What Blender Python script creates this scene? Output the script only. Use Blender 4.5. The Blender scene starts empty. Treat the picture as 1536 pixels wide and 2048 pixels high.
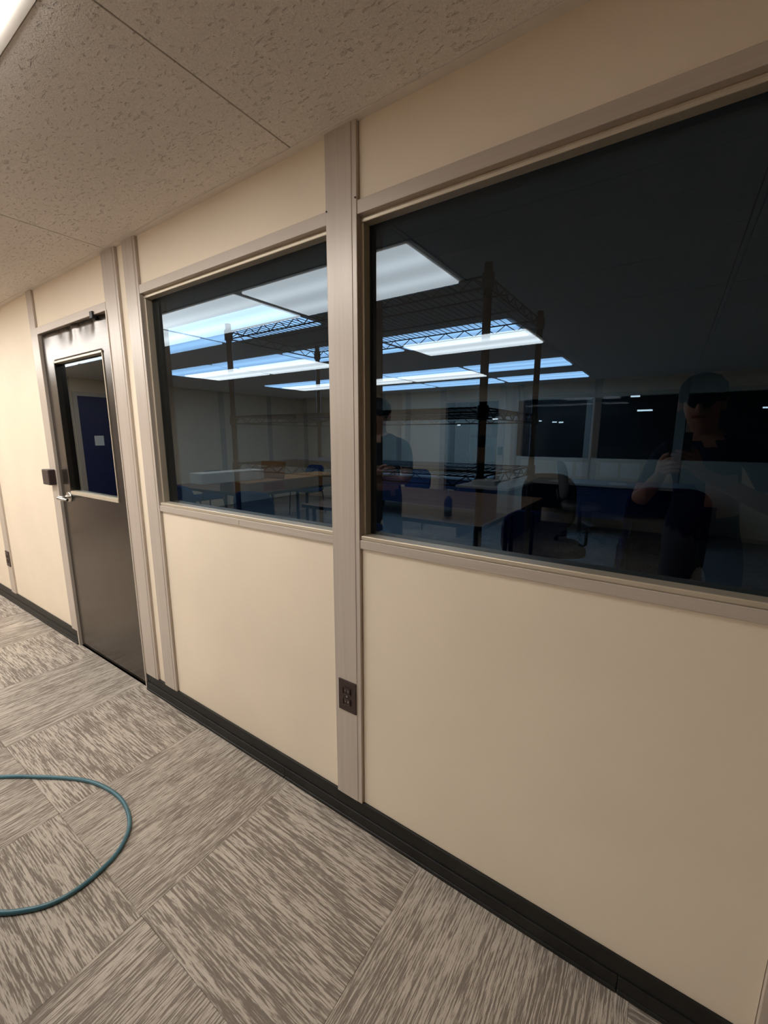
import bpy, bmesh, math, random
from mathutils import Vector, Matrix
random.seed(7)
PI = math.pi
S = 1.048                     # metres per calibration unit (camera-to-wall distance)
sc = bpy.context.scene
COL = sc.collection

# ------------------------------------------------------------------ camera
CAM = Vector((0.0, -S, 1.4085))
yaw, pitch, roll = math.radians(-34.17), math.radians(-10.287), math.radians(0.075)
fwd = Vector((math.sin(yaw)*math.cos(pitch), math.cos(yaw)*math.cos(pitch), math.sin(pitch)))
rgt = Vector((math.cos(yaw), -math.sin(yaw), 0)); upv = rgt.cross(fwd)
r2 = rgt*math.cos(roll)+upv*math.sin(roll); u2 = -rgt*math.sin(roll)+upv*math.cos(roll)
cd = bpy.data.cameras.new('camera'); cam = bpy.data.objects.new('camera', cd); COL.objects.link(cam)
cam.matrix_world = Matrix(((r2.x, u2.x, -fwd.x, CAM.x), (r2.y, u2.y, -fwd.y, CAM.y), (r2.z, u2.z, -fwd.z, CAM.z), (0, 0, 0, 1)))
cd.sensor_fit = 'HORIZONTAL'; cd.sensor_width = 36; cd.lens = 842/1536*36; cd.clip_start = 0.004; cd.clip_end = 60
sc.camera = cam

# ------------------------------------------------------------------ world, exposure
w = bpy.data.worlds.new('world'); sc.world = w; w.use_nodes = True
w.node_tree.nodes['Background'].inputs[0].default_value = (0.5, 0.5, 0.5, 1)
w.node_tree.nodes['Background'].inputs[1].default_value = 0.0
vs = sc.view_settings
vs.view_transform = 'Standard'; vs.look = 'None'; vs.gamma = 1.0; vs.use_curve_mapping = False
vs.exposure = 0.72
LAMP = 7.0                    # radiance of the troffer lenses in both rooms
LAMP_COL = (1.0, 0.975, 0.945)
sc.cycles.caustics_reflective = False
sc.cycles.caustics_refractive = False

# ------------------------------------------------------------------ materials
def srgb(r, g, b):
    f = lambda c: (c/255/12.92) if c/255 <= 0.04045 else ((c/255+0.055)/1.055)**2.4
    return (f(r), f(g), f(b), 1)
M = {}
def base(name, col, rough=0.6, metal=0.0, spec=0.5):
    m = bpy.data.materials.new(name); m.use_nodes = True
    p = m.node_tree.nodes['Principled BSDF']
    p.inputs['Base Color'].default_value = col; p.inputs['Roughness'].default_value = rough
    p.inputs['Metallic'].default_value = metal
    p.inputs['Specular IOR Level'].default_value = spec
    M[name] = m
    return m, m.node_tree, p
def N(nt, t, **kw):
    n = nt.nodes.new(t)
    for k, v in kw.items(): setattr(n, k, v)
    return n
def L(nt, a, b): nt.links.new(a, b)
def mathn(nt, op, a, b=None, clamp=False):
    n = N(nt, 'ShaderNodeMath', operation=op); n.use_clamp = clamp
    for i, v in enumerate((a, b)):
        if v is None: continue
        if isinstance(v, (int, float)): n.inputs[i].default_value = v
        else: L(nt, v, n.inputs[i])
    return n.outputs[0]
def ramp(nt, fac, stops):
    r = N(nt, 'ShaderNodeValToRGB')
    el = r.color_ramp.elements
    while len(el) < len(stops): el.new(0.5)
    for e, (p, c) in zip(el, stops): e.position = p; e.color = c
    L(nt, fac, r.inputs[0]); return r.outputs[0]
def coords(nt, scale=(1, 1, 1), kind='Object', rnd=0.0):
    tc = N(nt, 'ShaderNodeTexCoord'); mp = N(nt, 'ShaderNodeMapping')
    mp.inputs['Scale'].default_value = scale
    src = tc.outputs[kind]
    if rnd:
        oi = N(nt, 'ShaderNodeObjectInfo')
        sc_ = mathn(nt, 'MULTIPLY', oi.outputs['Random'], rnd)
        va = N(nt, 'ShaderNodeVectorMath', operation='ADD'); L(nt, src, va.inputs[0])
        cx = N(nt, 'ShaderNodeCombineXYZ'); L(nt, sc_, cx.inputs[0]); L(nt, sc_, cx.inputs[1]); L(nt, sc_, cx.inputs[2])
        L(nt, cx.outputs[0], va.inputs[1]); src = va.outputs[0]
    L(nt, src, mp.inputs[0]); return mp.outputs[0]
def noise(nt, vec, scale, detail=2.0, rough=0.5):
    n = N(nt, 'ShaderNodeTexNoise'); n.inputs['Scale'].default_value = scale
    n.inputs['Detail'].default_value = detail; n.inputs['Roughness'].default_value = rough
    L(nt, vec, n.inputs['Vector']); return n.outputs['Fac']
def bump(nt, p, h, strength=0.3, dist=0.002):
    b = N(nt, 'ShaderNodeBump'); b.inputs['Strength'].default_value = strength; b.inputs['Distance'].default_value = dist
    L(nt, h, b.inputs['Height']); L(nt, b.outputs[0], p.inputs['Normal'])
def plain(name, col, rough=0.6, metal=0.0, var=0.06, nscale=8.0, spec=0.5, bmp=0.0, bscale=300):
    m, nt, p = base(name, col, rough, metal, spec)
    v = coords(nt); f = noise(nt, v, nscale, 3)
    c2 = tuple(min(1, c*(1+var)) for c in col[:3])+(1,); c1 = tuple(c*(1-var) for c in col[:3])+(1,)
    L(nt, ramp(nt, f, [(0.3, c1), (0.7, c2)]), p.inputs['Base Color'])
    if bmp: bump(nt, p, noise(nt, v, bscale, 2), bmp, 0.001)
    return m

# beige vinyl wall panel
plain('panel', srgb(232, 216, 192), 0.55, var=0.03, nscale=3.0, bmp=0.25, bscale=450, spec=0.3)
# satin champagne-grey trim with vertical brushing
m, nt, p = base('trim', srgb(188, 172, 152), 0.34, 0.1)
f = noise(nt, coords(nt, (90, 90, 2)), 1.0, 3)
L(nt, ramp(nt, f, [(0.3, srgb(186, 173, 159)), (0.7, srgb(195, 182, 168))]), p.inputs['Base Color'])
m, nt, p = base('rail_trim', srgb(188, 172, 152), 0.34, 0.1)
f = noise(nt, coords(nt, (2, 90, 90)), 1.0, 3)
L(nt, ramp(nt, f, [(0.3, srgb(186, 173, 159)), (0.7, srgb(195, 182, 168))]), p.inputs['Base Color'])
plain('bead', srgb(205, 192, 170), 0.35, 0.4, var=0.03)
plain('rubber', (0.013, 0.013, 0.012, 1), 0.45, var=0.3, nscale=14, spec=0.35)
plain('gasket', (0.02, 0.018, 0.016, 1), 0.6)
# ceiling tile: fissured mineral fibre
m, nt, p = base('ceiling_tile', srgb(196, 180, 160), 0.9, spec=0.1)
v = coords(nt, rnd=40.0)
mp = N(nt, 'ShaderNodeMapping'); mp.inputs['Scale'].default_value = (1.0, 2.6, 1); L(nt, v, mp.inputs[0])
ds = N(nt, 'ShaderNodeVectorMath', operation='ADD'); L(nt, mp.outputs[0], ds.inputs[0])
nn = N(nt, 'ShaderNodeTexNoise'); nn.inputs['Scale'].default_value = 18; L(nt, v, nn.inputs['Vector'])
sv = N(nt, 'ShaderNodeVectorMath', operation='SCALE'); sv.inputs['Scale'].default_value = 0.06; L(nt, nn.outputs['Color'], sv.inputs[0])
L(nt, sv.outputs[0], ds.inputs[1])
fis = noise(nt, ds.outputs[0], 46, 4, 0.6)
pit = ramp(nt, fis, [(0.30, (0, 0, 0, 1)), (0.40, (1, 1, 1, 1))])
fine = noise(nt, v, 260, 2)
col = ramp(nt, fine, [(0.3, srgb(226, 218, 209)), (0.7, srgb(240, 232, 223))])
mx = N(nt, 'ShaderNodeMix', data_type='RGBA', blend_type='MULTIPLY'); mx.inputs[0].default_value = 0.0
L(nt, col, mx.inputs[6]); L(nt, pit, mx.inputs[7]); L(nt, mx.outputs[2], p.inputs['Base Color'])
hs = mathn(nt, 'ADD', mathn(nt, 'MULTIPLY', pit, 1.0), mathn(nt, 'MULTIPLY', fine, 0.5))
bump(nt, p, hs, 0.9, 0.0038)
plain('ceiling_bar', srgb(226, 217, 206), 0.6)
# carpet tile: streaks along the tile's own X
m, nt, p = base('carpet', srgb(150, 138, 122), 0.95, spec=0.08)
v0 = coords(nt, rnd=60.0)
def mapped(vec, s):
    q = N(nt, 'ShaderNodeMapping'); q.inputs['Scale'].default_value = s; L(nt, vec, q.inputs[0]); return q.outputs[0]
st1 = noise(nt, mapped(v0, (10, 215, 1)), 1.0, 4, 0.55)
st2 = noise(nt, mapped(v0, (40, 480, 1)), 1.0, 2, 0.5)
pat = noise(nt, mapped(v0, (2.2, 9, 1)), 1.0, 2, 0.5)
comb = mathn(nt, 'ADD', mathn(nt, 'MULTIPLY', st1, 0.62), mathn(nt, 'ADD', mathn(nt, 'MULTIPLY', st2, 0.26), mathn(nt, 'MULTIPLY', pat, 0.15)))
colr = ramp(nt, comb, [(0.455, srgb(130, 120, 110)), (0.50, srgb(143, 133, 122)), (0.535, srgb(184, 173, 159)), (0.60, srgb(196, 185, 171))])
L(nt, colr, p.inputs['Base Color'])
fz = noise(nt, v0, 420, 2)
bump(nt, p, mathn(nt, 'ADD', mathn(nt, 'MULTIPLY', comb, 2.0), fz), 0.7, 0.003)
# troffer lens: prismatic acrylic over two fluorescent tubes
for lname, lpow in (('lens', 1.0), ('lens_old', 0.74), ('lens_new', 1.2)):   # row nearest the windows set dimmer, rows behind it brighter
  m = bpy.data.materials.new(lname); m.use_nodes = True; M[lname] = m; nt = m.node_tree
  nt.nodes.remove(nt.nodes['Principled BSDF'])
  em = N(nt, 'ShaderNodeEmission'); L(nt, em.outputs[0], nt.nodes['Material Output'].inputs['Surface'])
  tc = N(nt, 'ShaderNodeTexCoord'); sx = N(nt, 'ShaderNodeSeparateXYZ'); L(nt, tc.outputs['Object'], sx.inputs[0])
  ay = mathn(nt, 'ABSOLUTE', sx.outputs[1])
  dv = mathn(nt, 'DIVIDE', mathn(nt, 'SUBTRACT', ay, 0.13), 0.07)
  band = mathn(nt, 'POWER', 2.718, mathn(nt, 'MULTIPLY', mathn(nt, 'MULTIPLY', dv, dv), -1.0))
  rib = mathn(nt, 'SINE', mathn(nt, 'MULTIPLY', mathn(nt, 'ADD', sx.outputs[0], sx.outputs[1]), 2*PI/0.009))
  stv = mathn(nt, 'ADD', mathn(nt, 'ADD', 0.82, mathn(nt, 'MULTIPLY', band, 0.34)), mathn(nt, 'MULTIPLY', rib, 0.06))
  L(nt, mathn(nt, 'MULTIPLY', stv, LAMP*lpow), em.inputs['Strength']); em.inputs['Color'].default_value = LAMP_COL+(1,)
def emit(name, col, s):
    m = bpy.data.materials.new(name); m.use_nodes = True; M[name] = m; nt = m.node_tree
    nt.nodes.remove(nt.nodes['Principled BSDF']); e = N(nt, 'ShaderNodeEmission')
    e.inputs[0].default_value = col; e.inputs[1].default_value = s
    L(nt, e.outputs[0], nt.nodes['Material Output'].inputs['Surface'])
emit('tube_glow', (0.9, 0.97, 1, 1), 9.0)
# window glass: Fresnel reflection over tinted transmission
def glass(name, tint, f0, rtint=(1, 1, 1, 1)):
    m = bpy.data.materials.new(name); m.use_nodes = True; M[name] = m; nt = m.node_tree
    nt.nodes.remove(nt.nodes['Principled BSDF'])
    tr = N(nt, 'ShaderNodeBsdfTransparent'); tr.inputs[0].default_value = tint
    gl = N(nt, 'ShaderNodeBsdfGlossy'); gl.inputs['Roughness'].default_value = 0.0; gl.inputs['Color'].default_value = rtint
    lw = N(nt, 'ShaderNodeLayerWeight'); lw.inputs['Blend'].default_value = 0.5
    f = mathn(nt, 'ADD', f0, mathn(nt, 'MULTIPLY', mathn(nt, 'POWER', lw.outputs['Facing'], 5.0), 1-f0))
    mx = N(nt, 'ShaderNodeMixShader'); L(nt, f, mx.inputs[0]); L(nt, tr.outputs[0], mx.inputs[1]); L(nt, gl.outputs[0], mx.inputs[2])
    L(nt, mx.outputs[0], nt.nodes['Material Output'].inputs['Surface'])
glass('tinted_glass', (0.165, 0.235, 0.31, 1), 0.058, (0.80, 0.92, 1.0, 1))
glass('clear_glass', (0.85, 0.9, 0.92, 1), 0.03)
# door sheet metal
m, nt, p = base('door_metal', (0.2, 0.18, 0.16, 1), 0.25, 1.0)
f = noise(nt, coords(nt, (3, 3, 120)), 1.0, 3)
L(nt, ramp(nt, f, [(0.3, (0.14, 0.126, 0.113, 1)), (0.7, (0.155, 0.14, 0.126, 1))]), p.inputs['Base Color'])
plain('dark_plate', srgb(58, 44, 40), 0.4)
plain('dark_slot', (0.006, 0.005, 0.005, 1), 0.7)
plain('chrome', (0.62, 0.6, 0.56, 1), 0.22, 1.0, var=0.02)
plain('black_plastic', (0.012, 0.012, 0.013, 1), 0.45)
plain('hose', srgb(62, 104, 114), 0.38, var=0.12, nscale=30)
plain('rack_wire', (0.07, 0.075, 0.085, 1), 0.3, 0.9)
plain('blue_fabric', srgb(44, 62, 110), 0.9, bmp=0.3, bscale=500, spec=0.1)
plain('navy_fabric', srgb(34, 40, 84), 0.9, bmp=0.3, bscale=500, spec=0.1)
plain('grey_fabric', srgb(120, 118, 118), 0.9, bmp=0.3, bscale=500, spec=0.1)
m, nt, p = base('laminate', srgb(128, 98, 74), 0.35)
f = noise(nt, coords(nt, (1.5, 30, 1)), 1.0, 4)
L(nt, ramp(nt, f, [(0.3, srgb(112, 84, 62)), (0.7, srgb(142, 110, 84))]), p.inputs['Base Color'])
plain('desk_grey', srgb(170, 170, 168), 0.45)
plain('desk_blue', srgb(46, 62, 96), 0.6)
plain('cardboard', srgb(176, 134, 92), 0.85, nscale=5, spec=0.1)
plain('red_print', srgb(170, 82, 56), 0.8, spec=0.1)
plain('foam', srgb(236, 234, 226), 0.8, spec=0.2)
plain('paper', srgb(238, 240, 240), 0.8, var=0.02, spec=0.2)
plain('skin', srgb(196, 146, 120), 0.55)
plain('shirt_black', (0.016, 0.018, 0.022, 1), 0.9, spec=0.1)
plain('shirt_navy', (0.02, 0.024, 0.06, 1), 0.9, spec=0.1)
plain('pants_grey', srgb(96, 96, 100), 0.9, spec=0.1)
plain('pants_navy', srgb(36, 38, 58), 0.9, spec=0.1)
plain('hair', (0.012, 0.009, 0.008, 1), 0.6)
plain('eye', (0.02, 0.015, 0.012, 1), 0.2)
plain('blue_door', srgb(38, 40, 84), 0.4)
plain('sanitizer', srgb(70, 78, 120), 0.2)
plain('storage_brown', srgb(112, 92, 70), 0.8)
plain('hall_wall', srgb(150, 152, 150), 0.8)
plain('concrete', srgb(120, 118, 114), 0.8)

# ------------------------------------------------------------------ geometry helpers
def tag(o, label=None, cat=None, group=None, kind=None):
    if label: o['label'] = label
    if cat: o['category'] = cat
    if group: o['group'] = group
    if kind: o['kind'] = kind
    return o
def empty(name, loc=(0, 0, 0), rz=0.0, parent=None):
    o = bpy.data.objects.new(name, None); COL.objects.link(o); o.location = loc; o.rotation_euler.z = rz
    o.empty_display_size = 0.05
    if parent: o.parent = parent
    return o
class MB:
    """collects shapes and links them as one mesh object"""
    def __init__(s): s.bm = bmesh.new(); s.mats = []
    def mi(s, mat):
        if mat not in s.mats: s.mats.append(mat)
        return s.mats.index(mat)
    def box(s, x0, x1, y0, y1, z0, z1, mat=None, bev=0.0):
        r = bmesh.ops.create_cube(s.bm, size=1.0)
        vs_ = r['verts']
        for v in vs_:
            v.co = Vector(((x0+x1)/2+v.co.x*(x1-x0), (y0+y1)/2+v.co.y*(y1-y0), (z0+z1)/2+v.co.z*(z1-z0)))
        fs = {f for v in vs_ for f in v.link_faces}
        if mat is not None:
            for f in fs: f.material_index = s.mi(mat)
        if bev:
            es = {e for v in vs_ for e in v.link_edges}
            bmesh.ops.bevel(s.bm, geom=list(es), offset=bev, segments=2, affect='EDGES', profile=0.5)
        return s
    def tube(s, pts, r, seg=8, closed=False):
        pts = [Vector(p_) for p_ in pts]; n = len(pts); rings = []
        rad = r if isinstance(r, (list, tuple)) else [r]*n
        prev = None
        for i, p_ in enumerate(pts):
            a = pts[(i-1) % n] if (i > 0 or closed) else pts[i]; b = pts[(i+1) % n] if (i < n-1 or closed) else pts[i]
            t = (b-a).normalized()
            if prev is None:
                h = Vector((0, 0, 1)) if abs(t.z) < 0.9 else Vector((1, 0, 0)); nrm = t.cross(h).normalized()
            else:
                nrm = (prev-t*prev.dot(t)).normalized()
            prev = nrm; bn = t.cross(nrm)
            rings.append([s.bm.verts.new(p_+(nrm*math.cos(2*PI*k/seg)+bn*math.sin(2*PI*k/seg))*rad[i]) for k in range(seg)])
        m_ = n if closed else n-1
        for i in range(m_):
            A, B = rings[i], rings[(i+1) % n]
            for k in range(seg):
                f = s.bm.faces.new((A[k], A[(k+1) % seg], B[(k+1) % seg], B[k])); f.smooth = True
        if not closed:
            s.bm.faces.new(list(reversed(rings[0]))); s.bm.faces.new(rings[-1])
        return s
    def lathe(s, prof, c=(0, 0, 0), seg=20):
        c = Vector(c); rings = []
        for r, z in prof:
            rings.append([s.bm.verts.new(c+Vector((max(r, 1e-4)*math.cos(2*PI*k/seg), max(r, 1e-4)*math.sin(2*PI*k/seg), z))) for k in range(seg)])
        for A, B in zip(rings, rings[1:]):
            for k in range(seg):
                f = s.bm.faces.new((A[k], A[(k+1) % seg], B[(k+1) % seg], B[k])); f.smooth = True
        s.bm.faces.new(list(reversed(rings[0]))); s.bm.faces.new(rings[-1])
        return s
    def pad(s, w, h, t, rc=0.06, curve=0.0, mat=None, seg=6, xf=None):
        """rounded cushion in the local XZ plane (width w, height h, thickness t along Y), curved in Y"""
        out = []
        for (cx, cz, a0) in ((w/2-rc, h/2-rc, 0), (-w/2+rc, h/2-rc, PI/2), (-w/2+rc, -h/2+rc, PI), (w/2-rc, -h/2+rc, 1.5*PI)):
            for k in range(seg+1):
                a = a0+PI/2*k/seg; out.append((cx+rc*math.cos(a), cz+rc*math.sin(a)))
        layers = []
        for (ins, y) in ((0.9, -t/2), (0.985, -t/2*0.7), (1.0, 0), (0.985, t/2*0.7), (0.9, t/2)):
            ring = []
            for (x, z) in out:
                xx, zz = x*ins, z*ins
                yy = y+curve*((xx/(w/2))**2)
                pt = Vector((xx, yy, zz)); pt = xf @ pt if xf else pt
                ring.append(s.bm.verts.new(pt))
            layers.append(ring)
        n = len(out)
        for A, B in zip(layers, layers[1:]):
            for k in range(n):
                f = s.bm.faces.new((A[k], A[(k+1) % n], B[(k+1) % n], B[k])); f.smooth = True
        for ring, sg in ((layers[0], -1), (layers[-1], 1)):
            c = Vector((0, sg*t/2*1.05, 0)); c = xf @ c if xf else c
            cv = s.bm.verts.new(c)
            for k in range(n):
                f = s.bm.faces.new((ring[k], ring[(k+1) % n], cv) if sg > 0 else (ring[(k+1) % n], ring[k], cv)); f.smooth = True
        return s
    def mesh(s, name, mat):
        bmesh.ops.recalc_face_normals(s.bm, faces=s.bm.faces[:])
        me = bpy.data.meshes.new(name); s.bm.to_mesh(me); s.bm.free()
        if s.mats:
            for k in s.mats: me.materials.append(M[k])
        else: me.materials.append(M[mat])
        return me
    def build(s, name, mat=None, parent=None):
        o = bpy.data.objects.new(name, s.mesh(name, mat)); COL.objects.link(o)
        if parent: o.parent = parent
        return o
def inst(name, me, parent=None, loc=(0, 0, 0), rz=0.0):
    o = bpy.data.objects.new(name, me); COL.objects.link(o); o.location = loc; o.rotation_euler.z = rz
    if parent: o.parent = parent
    return o
def copy_tree(o, parent=None):
    c = o.copy(); COL.objects.link(c); c.parent = parent
    for ch in list(o.children): copy_tree(ch, c)
    return c

# ------------------------------------------------------------------ key dimensions
ZC = 2.252
def X(u): return u*S
def Z(u): return (u+1.344)*S
WT, GT, GB, WB = Z(0.6154), Z(0.5657), Z(-0.3001), Z(-0.3404)
YG = 0.036                                    # glass plane behind the wall face
XL, XR, YB = -7.46, 2.7, -6.15                # our room: left wall, right wall, wall behind the camera
FX0, FX1, FY1 = -7.5, 2.7, 6.5                # room behind the glass
PA = (X(-2.2097), X(-2.0818)); PBp = (X(-2.0149), X(-1.9065)); PM = (X(-0.8698), X(-0.7605)); PR = (0.278, 0.392)
PC = (X(-3.1506), X(-3.0707)); PL = (-4.524, -4.417)
DX0, DX1, DZ = X(-3.0507), X(-2.2097)-0.006, 1.992
WIN = [(PBp[1], PM[0]), (PM[1], PR[0])]
TH = 0.09                                     # partition thickness

# ------------------------------------------------------------------ floor
fl = MB().box(XL, XR, YB, 0.0, -0.06, -0.008).build('floor', 'carpet')
tag(fl, 'grey streaked carpet tile floor laid in a quarter-turn pattern', 'floor', kind='structure')
T = 0.6096
def carpet_mesh():
    mb = MB(); g = 0.0003
    mb.box(-T/2+g, T/2-g, -T/2+g, T/2-g, -0.008, 0.0, bev=0.0008)
    return mb.mesh('carpet_tile', 'carpet')
cm = carpet_mesh(); cm_full = cm
ix0 = math.ceil((XL-(-1.17))/T)
for i in range(-10, 7):
    for j in range(0, 10):
        cx = -1.17+(i+0.5)*T; cy = -(j+0.5)*T
        if cx-T/2 < XL-0.3 or cx+T/2 > XR+0.3 or cx-T/2 < XL or cx+T/2 > XR: continue
        # tile between x=-1.78 and -1.17 at the wall runs its streaks straight out from the wall
        rot = PI/2 if (i+j) % 2 else 0.0
        inst('carpet_tile', cm, fl, (cx, cy, 0), rot+(PI if random.random() < .5 else 0))

# ------------------------------------------------------------------ ceiling with tiles and troffers
CW, CH = 1.2192, 0.6096
CX0 = -1.035                                  # a tile seam on our side
def tile_mesh():
    return MB().box(-CW/2+0.002, CW/2-0.002, -CH/2+0.002, CH/2-0.002, 0, 0.015, bev=0.0015).mesh('ceiling_tile', 'ceiling_tile')
tm = tile_mesh()
LW_, LH_ = CW-0.075, CH-0.05
def troffer_meshes():
    a = MB()
    o_ = 0.002
    a.box(-CW/2+o_, CW/2-o_, -CH/2+o_, -LH_/2, -0.004, 0.012); a.box(-CW/2+o_, CW/2-o_, LH_/2, CH/2-o_, -0.004, 0.012)
    a.box(-CW/2+o_, -LW_/2, -LH_/2, LH_/2, -0.004, 0.012); a.box(LW_/2, CW/2-o_, -LH_/2, LH_/2, -0.004, 0.012)
    fr = a.mesh('frame', 'ceiling_bar')
    b = {q: MB().box(-LW_/2, LW_/2, -LH_/2, LH_/2, -0.016, 0.008, bev=0.004).mesh('lens', q) for q in ('lens', 'lens_old', 'lens_new')}
    c = MB().box(-CW/2+0.01, CW/2-0.01, -CH/2+0.01, CH/2-0.01, 0.013, 0.09).mesh('housing', 'ceiling_bar')
    return fr, b, c
TF = troffer_meshes()
def troffer(x, y, label, group, lens, off=''):
    r = empty('troffer_light'+off, (x, y, ZC)); tag(r, label, 'ceiling light', group)
    inst('frame', TF[0], r); inst('lens'+off, TF[1][lens], r); inst('housing', TF[2], r)
    return r
ORD = ['first', 'second', 'third', 'fourth', 'fifth']
def make_ceiling(name, label, x0, x1, y0, y1, gx, gy, cells, lab, grp):
    slab = MB().box(x0, x1, y0, y1, ZC+0.10, ZC+0.16).build(name, 'ceiling_bar')
    tag(slab, label, 'ceiling', kind='structure')
    i0 = math.floor((x0-gx)/CW); i1 = math.ceil((x1-gx)/CW)
    j0 = math.floor((y0-gy)/CH); j1 = math.ceil((y1-gy)/CH)
    for i in range(i0, i1):
        for j in range(j0, j1):
            a, b = gx+i*CW, gx+(i+1)*CW; c, d = gy+j*CH, gy+(j+1)*CH
            if (i, j) in cells: troffer((a+b)/2, (c+d)/2, lab % (ORD[sorted({abs(q[1]) for q in cells}).index(abs(j))], ORD[-i-1]), grp, 'lens' if j > 0 else ('lens_old' if j == -2 else 'lens_new'), '' if j > 0 or (i, j) == (-1, -2) else '_offscreen'); continue
            if a < x0-1e-3 or b > x1+1e-3 or c < y0-1e-3 or d > y1+1e-3:
                a, b, c, d = max(a, x0), min(b, x1), max(c, y0), min(d, y1)
                if b-a < 0.02 or d-c < 0.02: continue
                o = MB().box(a+.002, b-.002, c+.002, d-.002, ZC, ZC+0.015).build('ceiling_tile', 'ceiling_tile', slab)
            else:
                inst('ceiling_tile', tm, slab, ((a+b)/2, (c+d)/2, ZC))
    return slab
cells = set()
for i in (-1, -2, -3, -4, -5): cells.add((i, -2))
for i in (-1, -3, -4): cells.add((i, -5))
for i in (-2, -3, -4): cells.add((i, -8))
ceil1 = make_ceiling('ceiling', 'fissured beige mineral fibre ceiling tiles over the carpeted room', XL, XR, YB, 0.0, CX0, 0.0, cells,
                     'troffer over the carpet, %s row from the tinted windows, %s from the dark end', 'troffers of the carpeted room')
wa = MB().box(XL, XR, -0.026, 0.0, ZC-0.003, ZC-0.0005)
ang = wa.build('wall_angle', 'ceiling_bar', ceil1)
fcells = set()
for i in (-1, -2, -3, -4):
    for j in (1, 3, 6, 8): fcells.add((i, j))
for q in ((-1, 1), (-4, 1), (-4, 8)): fcells.discard(q)
ceil2 = make_ceiling('ceiling_far', 'darker ceiling of the room behind the tinted windows', FX0, FX1, TH, FY1, -1.06, 0.31, fcells,
                     'troffer behind the tinted glass, %s row from the glass, %s from the dark end', 'troffers of the room behind the glass')

# ------------------------------------------------------------------ front partition wall
core = MB()
core.box(XL, DX0-0.03, 0.012, TH, 0, ZC+0.09); core.box(DX0-0.03, DX1+0.02, 0.012, TH, DZ+0.03, ZC+0.09)
core.box(DX1+0.02, WIN[0][0]+0.006, 0.012, TH, 0, ZC+0.09)
core.box(WIN[0][0]+0.006, WIN[1][1]-0.006, 0.012, TH, 0, GB-0.004); core.box(WIN[0][0]+0.006, WIN[1][1]-0.006, 0.012, TH, GT+0.004, ZC+0.09)
core.box(WIN[0][1]-0.006, WIN[1][0]+0.006, 0.012, TH, GB-0.004, GT+0.004)
core.box(WIN[1][1]-0.006, XR, 0.012, TH, 0, ZC+0.09)
wall = core.build('wall_front', 'panel'); tag(wall, 'beige panel partition wall with metal cover posts and two tinted windows', 'wall', kind='structure')
ZT = ZC-0.001
def panel(x0, x1, z0, z1, y0=0.0): return MB().box(x0+.0008, x1-.0008, y0, 0.02, z0, z1, bev=0.0008).build('panel', 'panel', wall)
BH = 0.1034
panel(-7.4, -5.735, 0, ZT); panel(-5.62, PL[0], 0, ZT)
panel(PL[1], PC[0], 0, ZT); panel(PC[1], PA[0], DZ+0.045, ZT); panel(PA[1], PBp[0], 0, ZT)
for (a, b) in WIN: panel(a, b, 0, WB); panel(a, b, WT, ZT)
panel(PR[1], 1.45, 0, ZT); panel(1.56, 2.66, 0, ZT)
def post(x0, x1, z0=BH-0.002, z1=ZT, y0=-0.012):
    mb = MB(); mb.box(x0, x1, y0, 0.02, z0, z1, bev=0.0018)
    o = mb.build('post', 'trim', wall)
    # shallow raised centre strip of the snap-on cover
    return o
for q in (PA, PBp, PM, PR, PL, (-5.735, -5.62), (1.45, 1.56)): post(*q)
post(PC[0], PC[1])
# grooves: thin proud edges on the wide cover posts
for (a, b) in (PM, PBp, PA):
    mb = MB().box(a+0.017, b-0.017, -0.0135, -0.010, BH, ZT, bev=0.0006); mb.build('cover_strip', 'trim', wall)
# scuffed paint patch and rivets on the centre post
for (x, z) in ((PM[0]+0.004, WT-0.002), (PM[1]-0.004, WT+0.006)):
    MB().lathe([(0.0025, 0), (0.0025, 0.002)], seg=8).build('screw', 'gasket', wall).matrix_world = Matrix.Translation((x, -0.012, z)) @ Matrix.Rotation(PI/2, 4, 'X')

# baseboards
def baseboard(name, x0, x1, label, cuts):
    r = MB().box(x0, x1, -0.009, 0.0, 0.052, BH, bev=0.002).build(name, 'rubber'); tag(r, label, 'baseboard', kind='structure')
    xs = [x0]+cuts+[x1]
    for a, b in zip(xs, xs[1:]):
        mb = MB(); mb.box(a+.0006, b-.0006, -0.014, 0.0, 0.0, 0.052, bev=0.002); mb.box(a+.0006, b-.0006, -0.0175, -0.008, 0.0, 0.014, bev=0.003)
        mb.build('base_strip', 'rubber', r)
baseboard('baseboard_right', PA[0]+0.004, XR, 'black rubber baseboard running from the door under both windows', [-1.2, 0.02, 1.24])
baseboard('baseboard_left', XL, PC[1]-0.004, 'black rubber baseboard left of the dark metal door', [-6.2, -4.97, -3.75])

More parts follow.
